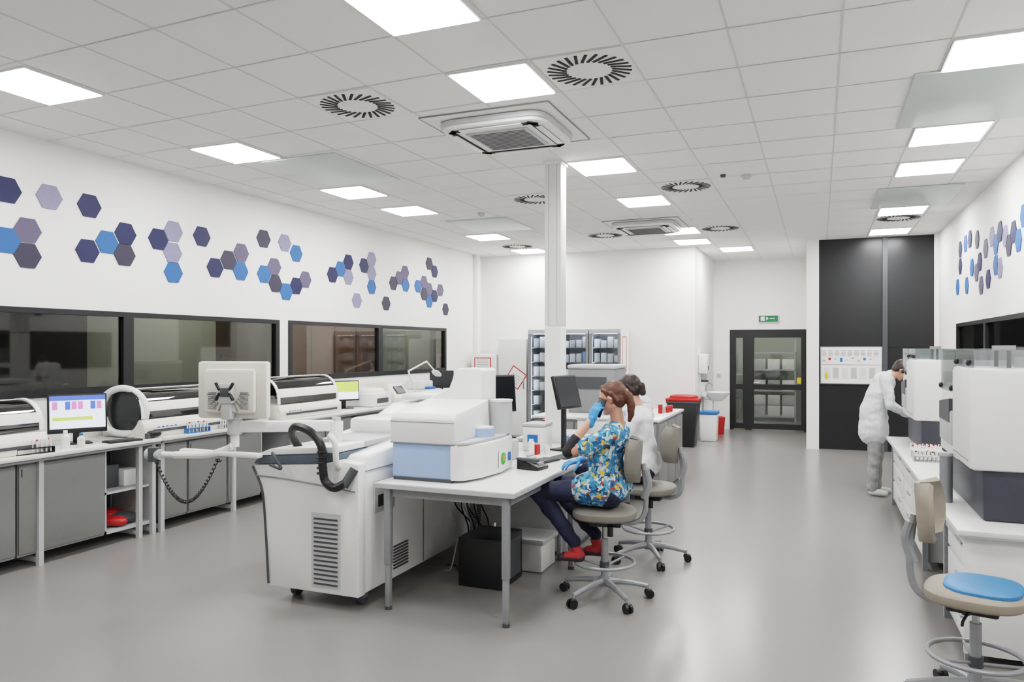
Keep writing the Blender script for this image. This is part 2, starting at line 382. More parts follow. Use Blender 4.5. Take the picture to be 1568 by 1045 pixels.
def hood_analyzer(name,y0,y1,x0=-6.32,x1=-5.78,zb=.90,h=.5,ring=False,body=WARM):
    o=O(name)
    o.prism([(x0,zb),(x1,zb),(x1,zb+.10),(x1-.04,zb+.17),(x0,zb+.19)],'y',y0,y1,body,.012)
    o.bx(x1-.03,x1+.004,y0+.1,y1-.1,zb+.05,zb+.075,DG)
    for k in range(5): o.bx(x1,x1+.003,y0+.15+k*.05,y0+.175+k*.05,zb+.09,zb+.10,BLUE)
    cx=(x0+x1)/2-.02;rx=(x1-x0)/2-.03;rz=h-.2
    n=18
    arc=[(cx-rx*math.cos(math.pi*i/n),zb+.18+rz*math.sin(math.pi*i/n)**.8) for i in range(n+1)]
    g=[[(p[0],y,p[1]) for p in arc] for y in [y0+.03+(y1-y0-.06)*i/6 for i in range(7)]]
    o.sheet(g,.006,GHOOD)
    for y in (y0+.01,y1-.05):
        g=[[(cx+(p[0]-cx)*1.03,yy,zb+.18+(p[1]-zb-.18)*1.05) for p in arc] for yy in (y,y+.04)]
        o.sheet(g,.012,WHITE)
    g=[[(p[0],yy,p[1]+.008) for p in arc[7:9]] for yy in (y0+.05,y1-.05)]
    o.sheet(g,.01,WHITE)
    g=[[(p[0]+.004,yy,p[1]+.002) for p in arc[15:18]] for yy in (y0+.05,y1-.05)]
    o.sheet(g,.01,WHITE)
    for yy in (y0+(y1-y0)*.3,y0+(y1-y0)*.7):
        o.cyl((cx,yy,zb+.18),(cx,yy,zb+.23),.17,LG,.16)
        for i in range(12):
            a=i*math.pi/6;o.cyl((cx+.13*math.cos(a),yy+.13*math.sin(a),zb+.23),(cx+.13*math.cos(a),yy+.13*math.sin(a),zb+.26),.016,WHITE,seg=8)
    o.cyl((cx-.1,(y0+y1)/2,zb+.18),(cx-.1,(y0+y1)/2,zb+.38),.012,STEEL);o.cyl((cx-.1,(y0+y1)/2,zb+.37),(cx+.1,(y0+y1)/2,zb+.37),.012,STEEL)
    if ring:
        o.torus((cx+.02,y0-.005,zb+.25),.225,.032,WHITE,48,(0.35,-1,0),.95)
        o.cyl((cx+.02,y0+.0,zb+.25),(cx+.02,y0+.02,zb+.25),.21,SCRD,seg=40)
    o.done()
hood_analyzer('benchtop_analyzer',3.05,4.22,h=.44)
hood_analyzer('benchtop_analyzer',5.15,6.85,h=.46,ring=True)
hood_analyzer('benchtop_analyzer',7.05,8.25,h=.50)
def monitor(name,loc,rz,w=.5,h=.32,kind=0,zc=.25,frame=BLK,tilt=-.08):
    o=O(name,loc,rz)
    X=Matrix.Translation((0,0,zc))@Matrix.Rotation(tilt,4,'X')
    o.bx(-w/2,w/2,0,.035,-h/2,h/2,frame,.006,X)
    o.bx(-w/2+.06,w/2-.06,.03,.06,-h/2+.05,h/2-.05,frame,.01,X)
    a,b=-w/2+.015,w/2-.015;c,d=-h/2+.02,h/2-.015
    o.bx(a,b,-.003,0,c,d,[SCRW,SCRD,SCRY,SCRB][kind],0,X)
    if kind==0:
        o.bx(a,b,-.005,-.003,d-.04,d,SCRB,0,X)
        for i in range(8): o.bx(a+.02+i*(b-a-.04)/8,a+.02+(i+.8)*(b-a-.04)/8,-.005,-.003,d-.12,d-.05,[SCRP,SCRW,SCRB,SCRP][i%4],0,X)
        o.bx(a+.02,b-.1,-.005,-.003,c+.09,c+.12,SCRY,0,X);o.bx(a,b,-.005,-.003,c,c+.02,BLK,0,X)
    if kind==2:
        o.bx(a,b,-.005,-.003,c,c+.1,SCRW,0,X)
    o.bx(-.03,.03,.035,.06,.012,zc,frame,.005);o.bx(-.11,.11,-.05,.13,0,.014,frame,.006)
    return o.done()
def keyboard(loc,rz,w=.42):
    o=O('keyboard',loc,rz);o.bx(-w/2,w/2,-.075,.075,0,.014,BLK,.004)
    for r in range(5):
        for k in range(15): o.bx(-w/2+.012+k*(w-.024)/15,-w/2+.012+(k+.82)*(w-.024)/15,-.066+r*.027,-.044+r*.027,.014,.019,DG)
    o.done()
Z9=.90
monitor('computer_monitor',(-6.02,4.66,Z9),math.radians(62),.46,.34,0,.27)
keyboard((-5.80,4.93,Z9),math.radians(80),.3)
monitor('computer_monitor',(-6.05,8.72,Z9),math.radians(60),.42,.28,2,.25)
monitor('computer_monitor',(-6.0,11.5,Z9),math.radians(40),.42,.3,1,.3)
def bottle(name,x,y,z,r,h,m,cap=WHITE):
    o=O(name,(x,y,z));o.lathe([(r*.95,0),(r,.01),(r,h*.65),(r*.45,h*.8),(r*.4,h*.85)],(0,0,0),m);o.cyl((0,0,h*.84),(0,0,h),r*.48,cap);o.done()
bottle('squeeze_bottle',-5.86,4.42,Z9,.035,.15,WHITE);bottle('squeeze_bottle',-5.80,4.52,Z9,.03,.12,WARM,BLUE)
def rack(loc,rz,w=.26,d=.10,m=BLUE,n=7,tm=WHITE,h=.05,th=.05):
    o=O('test_tube_rack',loc,rz)
    o.bx(-w/2,w/2,-d/2,d/2,0,.008,m);o.bx(-w/2,w/2,-d/2,d/2,h-.008,h,m)
    for a in(-1,1): o.bx(a*w/2-.004,a*w/2+.004,-d/2,d/2,0,h,m)
    for i in range(n):
        for k in range(2 if d<.14 else 3):
            x=-w/2+(i+.5)*w/n;y=-d/4+k*d/2 if d<.14 else -d/3+k*d/3
            o.cyl((x,y,.009),(x,y,h+th),.007,tm,seg=8);o.cyl((x,y,h+th),(x,y,h+th+.012),.008,RED if (i+k)%4==0 else tm,seg=8)
    o.done()
rack((-5.80,4.1,Z9),math.radians(80),.28,.09,BLK,8)
rack((-5.74,5.75,Z9),math.radians(85),.26,.06,BLUE,6)
rack((-5.74,6.2,Z9),math.radians(88),.26,.06,LG,8)
def reagents(name,loc,n,rz=0,mats=(WHITE,LG,BLUE,DG),s=1):
    o=O(name,loc,rz)
    for i in range(n):
        x=random.uniform(-.05,.05);y=i*.075*s
        if i%3==0: o.cyl((x,y,0),(x,y,.11*s),.026*s,random.choice(mats));o.cyl((x,y,.11*s),(x,y,.13*s),.018*s,WHITE)
        elif i%3==1: o.bx(x-.035*s,x+.035*s,y-.03*s,y+.03*s,0,.08*s,random.choice(mats),.004)
        else: o.cyl((x,y,0),(x,y,.07*s),.022*s,random.choice(mats),.026*s)
    o.done()
reagents('reagent_bottles',(-5.95,6.88,Z9),2)
o=O('barcode_scanner',(-5.76,5.24,Z9));o.ell((0,0,.04),(.04,.07,.03),BLK,(.7,.7));o.bx(-.02,.02,-.09,-.05,.0,.05,DG,.005);o.done()
o=O('centrifuge',(-6.05,9.3,Z9));o.bx(-.24,.24,-.26,.26,0,.2,WHITE,.03);o.ell((0,0,.2),(.2,.22,.07),WHITE,(.7,.6));o.bx(.236,.243,-.15,.15,.05,.12,DG);o.done()
o=O('blood_analyzer',(-6.05,9.85,Z9));o.prism([(-.25,0),(.26,0),(.26,.1),(.1,.3),(-.25,.3)],'y',-.22,.22,WARM,.012);o.cb((.19,0,.21),(.012,.24,.13),SCRD,0,(0,-.65,0));o.done()
o=O('blood_analyzer',(-6.08,10.95,Z9));o.bx(-.25,.25,-.25,.25,0,.16,WHITE,.02);o.bx(-.2,.1,-.2,.2,.16,.30,WHITE,.03);o.bx(.1,.2,-.1,.1,.16,.2,BLUE,.01);o.done()
o=O('task_lamp',(-5.95,10.2,Z9))
o.cyl((.15,.1,0),(.15,.1,.03),.09,WHITE);o.tube([(.15,.1,.03),(.1,-.1,.48)],.014,WHITE,smooth=False);o.tube([(.1,-.1,.48),(.06,.55,.62)],.014,WHITE,smooth=False)
o.tube([(.06,.55,.62),(.12,.75,.44)],.012,WHITE,smooth=False);o.ell((.12,.78,.42),(.07,.10,.025),WHITE,(.7,.7),(-.5,0,0));o.done()
# ---------------------------------------------------------------- front cart analyzer
o=O('floor_standing_analyzer')
o.prism([(4.22,.10),(4.22,.92),(4.30,1.02),(4.9,1.07),(5.35,1.10),(5.75,1.26),(6.75,1.29),(6.75,.10)],'x',-3.50,-2.80,WHITE,.02)
pr=[(-3.52,.10),(-2.79,.10),(-2.79,.98),(-2.95,1.0),(-3.1,.965),(-3.66,.93),(-3.64,.86),(-3.57,.75),(-3.54,.5)]
o.prism(pr,'y',4.17,4.26,WHITE,.015)
o.prism([(-3.66,.935),(-3.06,.965),(-2.95,.995),(-2.95,1.04),(-3.10,1.045),(-3.6,1.0)],'y',4.17,4.9,M('slate_band',(84,98,108),.4),.01)
o.prism([(-3.66,.99),(-3.50,1.05),(-2.96,1.09),(-2.96,1.045),(-3.10,1.04),(-3.6,1.0)],'y',4.16,4.95,WHITE,.008)
o.tube([(-3.52,4.165,.12),(-3.545,4.165,.5),(-3.575,4.165,.76),(-3.655,4.165,.92)],.008,DG)
o.tube([(-3.63,4.162,.86),(-3.3,4.162,.845),(-2.81,4.162,.80)],.005,MG)
for i in range(15): 
    z=.16+i*.031;o.bx(-3.14,-2.95,4.163,4.17,z,z+.012,DG)
o.bx(-3.16,-2.93,4.166,4.171,.14,.64,LG)
for (ya,z0,n) in((4.62,.17,8),(5.9,.2,8),(5.55,.5,8)):
    for i in range(n): o.bx(-2.80,-2.792,ya,ya+.20,z0+i*.022,z0+.011+i*.022,DG)
o.bx(-2.80,-2.785,4.36,4.62,.62,.84,LG,.004);o.bx(-2.786,-2.78,4.40,4.46,.66,.74,BLK);o.cyl((-2.786,4.52,.7),(-2.775,4.52,.7),.015,BLK)
o.bx(-2.80,-2.795,5.05,5.06,.12,1.0,MG);o.bx(-2.8,-2.795,4.22,6.7,.92,.925,MG)
o.bx(-3.42,-2.86,5.78,6.7,1.29,1.34,WHITE,.02);o.bx(-3.35,-2.95,4.5,5.2,1.05,1.09,LG,.01)
o.bx(-3.4,-3.0,4.95,5.4,1.08,1.2,WHITE,.03);o.cyl((-3.0,5.1,1.08),(-3.0,5.1,1.22),.05,LG)
for x in(-3.42,-2.88):
    for y in(4.35,6.5):
        o.cyl((x-.02,y,.05),(x+.02,y,.05),.05,DG);o.bx(x-.03,x+.03,y-.03,y+.03,.05,.12,STEEL)
o.tube([(-3.36,4.3,1.04),(-3.36,4.22,1.14),(-3.28,4.15,1.21),(-3.14,4.12,1.19),(-3.04,4.11,1.10),(-3.02,4.10,.96),(-3.00,4.10,.87),(-2.93,4.10,.83),(-2.86,4.12,.86)],.028,BLK)
for i in range(5): o.torus((-3.03,4.105,1.06-i*.035),.03,.006,BLK,16)
o.tube([(-2.95,4.2,.95),(-2.94,4.14,.98),(-2.94,4.12,1.12),(-2.99,4.13,1.17)],.02,WHITE)
o.cyl((-2.87,4.12,.84),(-2.82,4.17,.95),.03,DG)
AX=-3.80
o.cyl((-3.20,4.5,1.05),(-3.20,4.5,1.22),.05,WHITE);o.cyl((-3.20,4.5,1.22),(-3.20,4.5,1.25),.03,LG)
dv=V((AX+3.20,-.35,0));an=math.atan2(dv.y,dv.x)
o.bx(0,dv.length,-.035,.035,-.04,.04,WHITE,.02,Matrix.Translation((-3.20,4.5,1.19))@Matrix.Rotation(an,4,'Z'))
o.cyl((AX,4.15,1.05),(AX,4.15,1.26),.03,WHITE);o.cyl((AX,4.15,1.14),(AX,4.15,1.24),.05,LG)
o.cyl((AX,4.15,1.25),(AX,4.15,1.42),.018,DG)
o.tube([(AX,4.13,1.06),(AX-.06,4.13,1.03),(AX-.2,4.1,.99),(AX-.46,4.05,.98)],.026,WHITE);o.bx(AX-.46,-3.55,4.09,4.15,.985,1.02,WHITE,.012)
o.cyl((AX-.46,4.06,.98),(AX-.62,4.03,.98),.022,WHITE);o.cyl((AX-.56,4.03,.98),(AX-.68,4.02,.98),.04,LG);o.cyl((AX-.62,4.02,.93),(AX-.62,4.02,1.03),.042,DG)
o.tube([(-3.45,4.12,1.03),(-3.40,4.1,.99),(-3.36,4.1,.93),(-3.45,4.1,.95)],.01,DG)
pts=[];n=360
for i in range(n):
    u=i/(n-1);x=AX-.62+.60*u;z=.95-.30*math.sin(math.pi*min(1,u*1.05))**.9+.02*u;a=u*220
    pts.append((x,4.03+.012*math.cos(a),z+.012*math.sin(a)))
o.tube(pts,.004,BLK,5,smooth=False)
X=Matrix.Translation((AX+.0,4.12,1.45))@Matrix.Rotation(math.radians(14),4,'Z')
o.bx(-.26,.26,.0,.07,-.20,.20,WARM,.02,X);o.bx(-.19,.19,-.05,.0,-.16,.15,WARM,.04,X)
o.bx(-.24,.24,.07,.075,-.18,.18,SCRD,0,X)
for i in range(13):
    a=math.radians(10+i*13.3)
    o.bx(-.035,.035,-.056,-.05,-.003,.003,MG,0,X@Matrix.Rotation(-a,4,'Y')@Matrix.Translation((-.125,0,0)))
for i in range(9): o.bx(-.15,-.09,-.054,-.05,-.13+i*.014,-.124+i*.014,MG,0,X);o.bx(.09,.15,-.054,-.05,-.13+i*.014,-.124+i*.014,MG,0,X)
o.bx(-.05,.05,-.10,-.05,-.09,.05,LG,.01,X);o.bx(-.03,.03,-.11,-.09,-.04,.02,DG,.005,X);o.bx(-.035,.035,-.09,-.02,-.20,-.06,LG,.01,X)
for a in(-1,1): o.cb(X@V((a*.05,-.10,.03)),(.016,.02,.06),BLK,.004,(0,a*.6,0));o.cb(X@V((a*.05,-.10,-.04)),(.016,.02,.06),BLK,.004,(0,-a*.6,0))
o.done()
# ---------------------------------------------------------------- centre tables
def table(name,x0,x1,y0,y1,z,th=.035):
    o=O(name);o.bx(x0,x1,y0,y1,z-th,z,TOP,.004);o.bx(x0-.002,x1+.002,y0-.002,y1+.002,z-th,z-.008,LG)
    i=.05
    o.bx(x0+i,x1-i,y0+i,y0+i+.03,z-th-.06,z-th,ALU);o.bx(x0+i,x1-i,y1-i-.03,y1-i,z-th-.06,z-th,ALU)
    o.bx(x0+i,x0+i+.03,y0+i,y1-i,z-th-.06,z-th,ALU);o.bx(x1-i-.03,x1-i,y0+i,y1-i,z-th-.06,z-th,ALU)
    for x in(x0+.08,x1-.07):
        for y in(y0+.05,y1-.06):
            o.bx(x-.022,x+.022,y-.022,y+.022,.30,z-th,ALU,.003);o.bx(x-.018,x+.018,y-.018,y+.018,.02,.30,ALU,.003);o.cyl((x,y,0),(x,y,.02),.024,DG)
    o.done()
table('instrument_table',-2.74,-1.74,4.28,5.72,.85)
table('work_table',-2.95,-1.90,5.80,6.98,.80)
table('work_table',-2.95,-1.90,7.32,8.30,.80)
z=.85
o=O('chemistry_analyzer')
o.bx(-2.70,-2.23,4.44,5.10,z+.015,z+.26,LBL,.015)
o.prism([(-2.25,4.42),(-2.16,4.46),(-2.10,4.62),(-2.08,4.9),(-2.10,5.14),(-2.18,5.26),(-2.66,5.26),(-2.66,5.0),(-2.25,5.0)],'z',z+.015,z+.25,WHITE,.012)
o.bx(-2.685,-2.245,4.435,5.25,z,z+.02,DG)
o.prism([(4.43,z+.25),(4.43,z+.42),(4.46,z+.455),(4.98,z+.52),(5.02,z+.25)],'x',-2.71,-2.22,WHITE,.012)
o.bx(-2.71,-2.22,4.428,4.432,z+.25,z+.256,MG);o.bx(-2.71,-2.22,4.428,4.432,z+.395,z+.399,MG)
o.prism([(-2.21,4.43),(-2.15,4.47),(-2.11,4.66),(-2.09,4.9),(-2.11,5.12),(-2.19,5.24),(-2.68,5.24),(-2.68,4.9),(-2.21,4.9)],'z',z+.25,z+.27,LG,.006)
o.prism([(-2.70,z+.25),(-2.27,z+.25),(-2.27,z+.73),(-2.29,z+.745),(-2.47,z+.745),(-2.50,z+.72),(-2.53,z+.58),(-2.70,z+.53)],'y',4.98,5.24,WHITE,.012)
o.cyl((-2.19,4.83,z+.27),(-2.19,4.83,z+.33),.075,LBL);o.cyl((-2.19,4.83,z+.33),(-2.19,4.83,z+.34),.07,WHITE)
o.cyl((-2.17,5.10,z+.27),(-2.17,5.10,z+.50),.085,LG,.08);o.cyl((-2.17,5.10,z+.50),(-2.17,5.10,z+.515),.085,WHITE)
o.bx(-2.078,-2.074,4.84,4.98,z+.05,z+.17,PAPER);o.ell((-2.072,4.91,z+.11),(.003,.045,.045),M('sticker_green',(70,180,50),.4));o.ell((-2.069,4.91,z+.11),(.003,.02,.02),M('sticker_pink',(220,110,140),.4))
o.bx(-2.084,-2.076,5.03,5.06,z+.08,z+.14,BLUE)
o.done()
keyboard((-2.02,5.5,.85),math.radians(75),.38)
o=O('printer',(-2.45,5.5,.85));o.bx(-.2,.2,-.17,.17,0,.16,LG,.02);o.bx(-.16,.16,-.12,.14,.16,.19,DG,.01);o.bx(-.12,.12,-.172,-.168,.05,.07,BLK);o.done()
o=O('telephone',(-1.96,5.2,.85),math.radians(80));o.prism([(-.09,0),(.09,0),(.09,.07),(-.09,.025)],'x',-.08,.08,BLK,.005);o.bx(-.075,-.03,-.085,.1,.06,.085,DG,.01)
for i in range(12): o.bx(-.01+.025*(i%3),.008+.025*(i%3),-.06+.03*(i//3),-.04+.03*(i//3),.03+.018*(i//3),.05+.016*(i//3),LG)
o.done()
monitor('computer_monitor',(-2.62,6.05,.80),math.radians(62),.44,.33,1,.54,BLK)
monitor('computer_monitor',(-2.14,6.60,.80),math.radians(74),.36,.31,1,.54,BLK,-.25)
keyboard((-2.03,6.12,.80),math.radians(80),.40)
o=O('sample_tray',(-2.10,6.86,.80),math.radians(8))
o.bx(-.17,.17,-.10,.10,0,.05,WHITE,.005);o.bx(-.165,.165,-.095,.095,.05,.06,BLUE)
for i in range(5):
    for k in range(3): o.bx(-.16+.065*i,-.105+.065*i,-.09+.062*k,-.04+.062*k,.06,.115,WHITE if (i+k)%2 else LBL,.004)
o.done()
o=O('waste_bucket',(-2.58,7.48,.80));o.lathe([(.085,0),(.11,.17),(.118,.17),(.118,.19),(.10,.19)],(0,0,0),RED);o.done()
o=O('storage_box',(-2.15,7.55,.80));o.bx(-.15,.15,-.15,.15,0,.20,WHITE,.01);o.bx(-.16,.16,-.16,.16,.20,.23,LG,.01);o.done()
o=O('storage_box',(-2.42,6.55,.80));o.bx(-.10,.10,-.13,.13,0,.22,WHITE,.01);o.bx(-.105,.105,-.135,.135,.22,.25,LG,.01);o.bx(-.05,.05,-.136,-.13,.08,.15,BLUE);o.done()
reagents('reagent_bottles',(-2.30,6.15,.80),3,math.radians(-10),(WHITE,LG,RED,WHITE),1.1)
o=O('box_file_stack',(-2.12,8.02,.80));o.bx(-.1,.15,-.2,.2,0,.1,PAPER,.005);o.bx(-.09,.13,-.18,.18,.1,.19,WHITE,.005);o.bx(-.08,.14,-.15,.18,.19,.25,LBL,.005);o.done()
o=O('pipette_stand',(-2.78,6.45,.80));o.cyl((0,0,0),(0,0,.015),.09,DG);o.cyl((0,0,.015),(0,0,.36),.01,STEEL);o.cyl((0,0,.33),(0,0,.35),.08,LG)
for i in range(5):
    a=i*1.2566;x,y=.07*math.cos(a),.07*math.sin(a);o.cyl((x,y,.12),(x,y,.26),.006,WHITE,.012,8);o.cyl((x,y,.26),(x,y,.38),.014,BLUE if i%2 else LG,seg=10)
o.done()
o=O('computer_tower');o.bx(-2.45,-2.1,4.95,5.35,0.0,.36,BLK,.01);o.bx(-2.1,-2.095,5.0,5.3,.05,.33,DG);o.done()
o=O('drawer_pedestal');o.bx(-2.6,-1.95,5.98,6.85,.03,.62,LG,.01)
for i in range(3): o.bx(-1.95,-1.935,6.0,6.83,.05+i*.19,.22+i*.19,MG,.004);o.bx(-1.935,-1.925,6.3,6.5,.16+i*.19,.17+i*.19,STEEL)
o.bx(-2.6,-1.95,5.98,6.85,0,.03,DG);o.done()
o=O('storage_crate');o.bx(-2.3,-1.98,5.45,5.78,0.0,.22,WHITE,.02);o.bx(-2.32,-1.96,5.43,5.80,.22,.26,LG,.01);o.done()
o=O('cable_bundle')
for i in range(9):
    x=-2.68+.03*(i%5);y=5.4+.03*i
    o.tube([(x,y,.74),(x+.05*math.sin(i),y-.1,.5),(x-.04*math.cos(i*2),y+.08,.25),(x+.06*math.sin(i*3),y-.1,.02),(x+.08*math.sin(i),y-.2,.012)],.006,BLK if i%3 else LG,6)
o.done()
o=O('island_cabinet');o.bx(-3.2,-1.66,8.45,10.1,.90,.93,TOP,.004);o.bx(-3.17,-1.69,8.48,10.07,.06,.90,MG);o.bx(-3.14,-1.72,8.5,10.05,0,.06,DG)
for i in range(3): o.bx(-1.69,-1.675,8.5+i*.53,8.5+i*.53+.51,.09,.87,DOORG,.003);o.bx(-1.675,-1.665,8.55+i*.53,8.57+i*.53,.6,.75,STEEL)
for i in range(3): o.bx(-3.15+i*.49,-2.68+i*.49,8.465,8.48,.09,.87,DOORG,.003)
o.done()
o=O('refrigerated_centrifuge',(-2.62,9.3,.93));o.bx(-.3,.3,-.3,.3,0,.55,MG,.02);o.bx(-.31,.31,-.31,.31,.55,.60,LG,.02);o.bx(-.2,.2,-.306,-.3,.3,.45,DG);o.done()
o=O('water_bath',(-2.08,9.0,.93));o.bx(-.2,.2,-.2,.2,0,.16,WHITE,.015);o.prism([(-.2,.16),(.2,.16),(.0,.30)],'y',-.2,.2,LG,.01);o.done()
reagents('reagent_bottles',(-1.79,9.3,.93),6,0,(WHITE,LG,RED,BLUE))
rack((-1.9,8.65,.93),0,.26,.1,LG,8)
for i in range(3):
    x0=-5.10+.6*i;x1=x0+.585
    o=O('glass_door_refrigerator')
    o.bx(x0,x1,13.88,13.93,0.02,2.08,WHITE);o.bx(x0,x0+.03,13.32,13.88,.02,2.08,LG);o.bx(x1-.03,x1,13.32,13.88,.02,2.08,WHITE)
    o.bx(x0+.03,x1-.03,13.32,13.88,.02,.28,LG);o.bx(x0+.03,x1-.03,13.32,13.88,2.02,2.08,LG)
    o.bx(x0,x1,13.28,13.32,.28,.34,LG);o.bx(x0,x1,13.28,13.32,2.0,2.08,LG);o.bx(x0,x0+.05,13.28,13.32,.34,2.0,MG);o.bx(x1-.05,x1,13.28,13.32,.34,2.0,MG)
    o.bx(x0+.05,x1-.05,13.295,13.303,.34,2.0,GFR);o.cyl((x0+.03,13.25,.95),(x0+.03,13.25,1.4),.012,STEEL)
    o.bx(x0+.08,x1-.08,13.34,13.37,1.995,2.01,ADDLED);o.bx(x0+.03,x0+.04,13.34,13.36,.4,1.95,ADDLED)  # light strips added to brighten the refrigerator interior
    for k in range(6):
        zz=.38+k*.27;o.bx(x0+.03,x1-.03,13.40,13.87,zz,zz+.012,STEEL)
        for q in range(4):
            if random.random()<.92:
                xx=x0+.06+q*.125;hh=random.uniform(.12,.21);o.bx(xx,xx+.1,13.42,13.7,zz+.013,zz+.013+hh,random.choice([PAPER,LG,WHITE,LBL,PAPER,WHITE]),.004)
    if i==2:
        for a,b,c,d in((13.42,13.44,1.3,1.95),(13.72,13.74,1.3,1.95),(13.44,13.72,1.3,1.32),(13.44,13.72,1.93,1.95)): o.bx(x1,x1+.004,a,b,c,d,RED)
    o.bx(x0+.05,x1-.05,13.35,13.85,0,.02,DG)
    o.done()
def solid_fridge(name,x0,x1,y0,h,red=None):
    o=O(name);o.bx(x0,x1,y0+.05,13.95,.02,h,WHITE,.015);o.bx(x0,x1,y0,y0+.045,.06,h*.62,WHITE,.012);o.bx(x0,x1,y0,y0+.045,h*.63,h-.01,WHITE,.012)
    o.cyl((x1-.05,y0-.03,h*.5),(x1-.05,y0-.03,h*.6),.012,STEEL);o.bx(x0+.05,x1-.05,y0+.1,13.9,0,.02,DG)
    if red:
        cx,cz,w,hh,a=red
        X=Matrix.Translation((cx,y0-.003,cz))@Matrix.Rotation(a,4,'Y')
        o.bx(-w/2,w/2,-.001,.001,-hh/2,hh/2,RED,0,X);o.bx(-w/2+.02,w/2-.02,-.003,-.001,-hh/2+.02,hh/2-.02,PAPER,0,X)
        for i in range(4): o.bx(-w/2+.06,w/2-.06,-.004,-.003,-hh/2+.07+i*.045,-hh/2+.08+i*.045,MG,0,X)
    o.done()
solid_fridge('refrigerator',-5.72,-5.14,13.30,1.92,(-5.36,1.17,.34,.34,.6))
solid_fridge('refrigerator',-6.30,-5.76,13.30,1.62,(-6.05,1.42,.36,.26,0))
o=O('waste_bin',(-2.22,13.5,0));o.prism([(-.2,.0),(.2,.0),(.27,.80),(-.27,.80)],'y',-.2,.2,BLK,.02);o.bx(-.29,.29,-.23,.23,.80,.85,RED,.02);o.bx(-.28,.28,-.22,.22,.76,.80,DG,.01);o.ell((0,0,.86),(.24,.18,.05),RED,(.5,.5));o.done()
o=O('wash_basin',(-2.09,14.95,0))
o.lathe([(.0,.70),(.10,.71),(.20,.80),(.24,.86),(.25,.88),(.235,.885),(.2,.84),(.1,.76),(.0,.75)],(.26,0,0),WHITE);o.bx(0,.1,-.24,.24,.80,.88,WHITE,.01);o.prism([(.02,.0),(.16,0),(.2,.74),(.02,.74)],'y',-.07,.07,WHITE,.02)
o.tube([(.06,0,.88),(.06,0,1.0),(.12,0,1.05),(.19,0,1.0)],.012,STEEL);o.done()
o=O('towel_dispenser');o.bx(-2.1,-1.93,14.35,14.65,1.25,1.62,WHITE,.03);o.bx(-1.935,-1.925,14.42,14.58,1.32,1.4,MG);o.done()
o=O('soap_dispenser');o.bx(-2.1,-1.99,14.75,14.86,1.12,1.36,LG,.02);o.bx(-2.1,-1.97,14.78,14.83,1.08,1.12,DG,.005);o.done()
o=O('pedal_bin',(-1.9,14.4,0));o.prism([(-.14,.0),(.14,.0),(.16,.5),(-.16,.5)],'y',-.13,.13,WHITE,.02);o.bx(-.17,.17,-.15,.15,.50,.56,BLUE,.02);o.done()
o=O('sharps_bin',(-1.88,15.6,0));o.lathe([(.11,0),(.13,.3),(.135,.3),(.135,.34),(.08,.36)],(0,0,0),RED);o.done()
o=O('light_switch');o.bx(-2.04,-1.94,16.58,16.6,1.1,1.2,WHITE,.004);o.bx(-2.02,-1.96,16.575,16.58,1.12,1.18,LG);o.done()
o=O('whiteboard');o.bx(0.02,.98,13.945,13.985,1.12,1.76,ALU,.004);o.bx(.035,.965,13.94,13.945,1.135,1.745,PAPER)
for i in range(9): 
    o.bx(.06+.09*i,.10+.09*i,13.935,13.94,1.5+.03*(i%3),1.54+.03*(i%2),[YEL,RED,LG,BLUE][i%4] if i%2 else LG)
    for q in range(5): o.bx(.05+.1*i,.12+.1*i,13.937,13.94,1.60+q*.022,1.606+q*.022,MG)
for i in range(6): o.bx(.08+.14*i,.17+.14*i,13.937,13.94,1.22,1.40,LG if i%2 else TOP)
o.ell((.12,13.937,1.26),(.03,.004,.06),YEL);o.bx(.05,.95,13.937,13.94,1.45,1.454,DG)
o.done()
# ---------------------------------------------------------------- right bench
o=O('analyzer_workbench');o.bx(.70,1.78,4.72,9.40,.72,.75,TOP,.004);o.bx(.704,1.78,4.724,9.39,.712,.72,LG)
o.bx(.76,1.74,4.80,9.35,.60,.71,LG)
o.bx(.74,1.74,4.77,4.80,.06,.71,WHITE,.004)
for (a,b) in((4.85,5.5),(6.7,7.5),(7.52,8.3),(8.32,9.3)):
    o.bx(.78,1.7,a,b,.06,.71,LG);n=3
    for i in range(n): o.bx(.763,.78,a+.01,b-.01,.08+i*.21,.27+i*.21,WHITE,.004);o.bx(.75,.763,a+.1,a+.3,.2+i*.21,.212+i*.21,STEEL)
for y in(4.80,5.55,6.65,9.3):
    o.bx(.75,.79,y,y+.04,0,.71,ALU);o.bx(1.68,1.72,y,y+.04,0,.71,ALU)
o.bx(1.70,1.74,4.8,9.3,.06,.7,MG)
o.done()
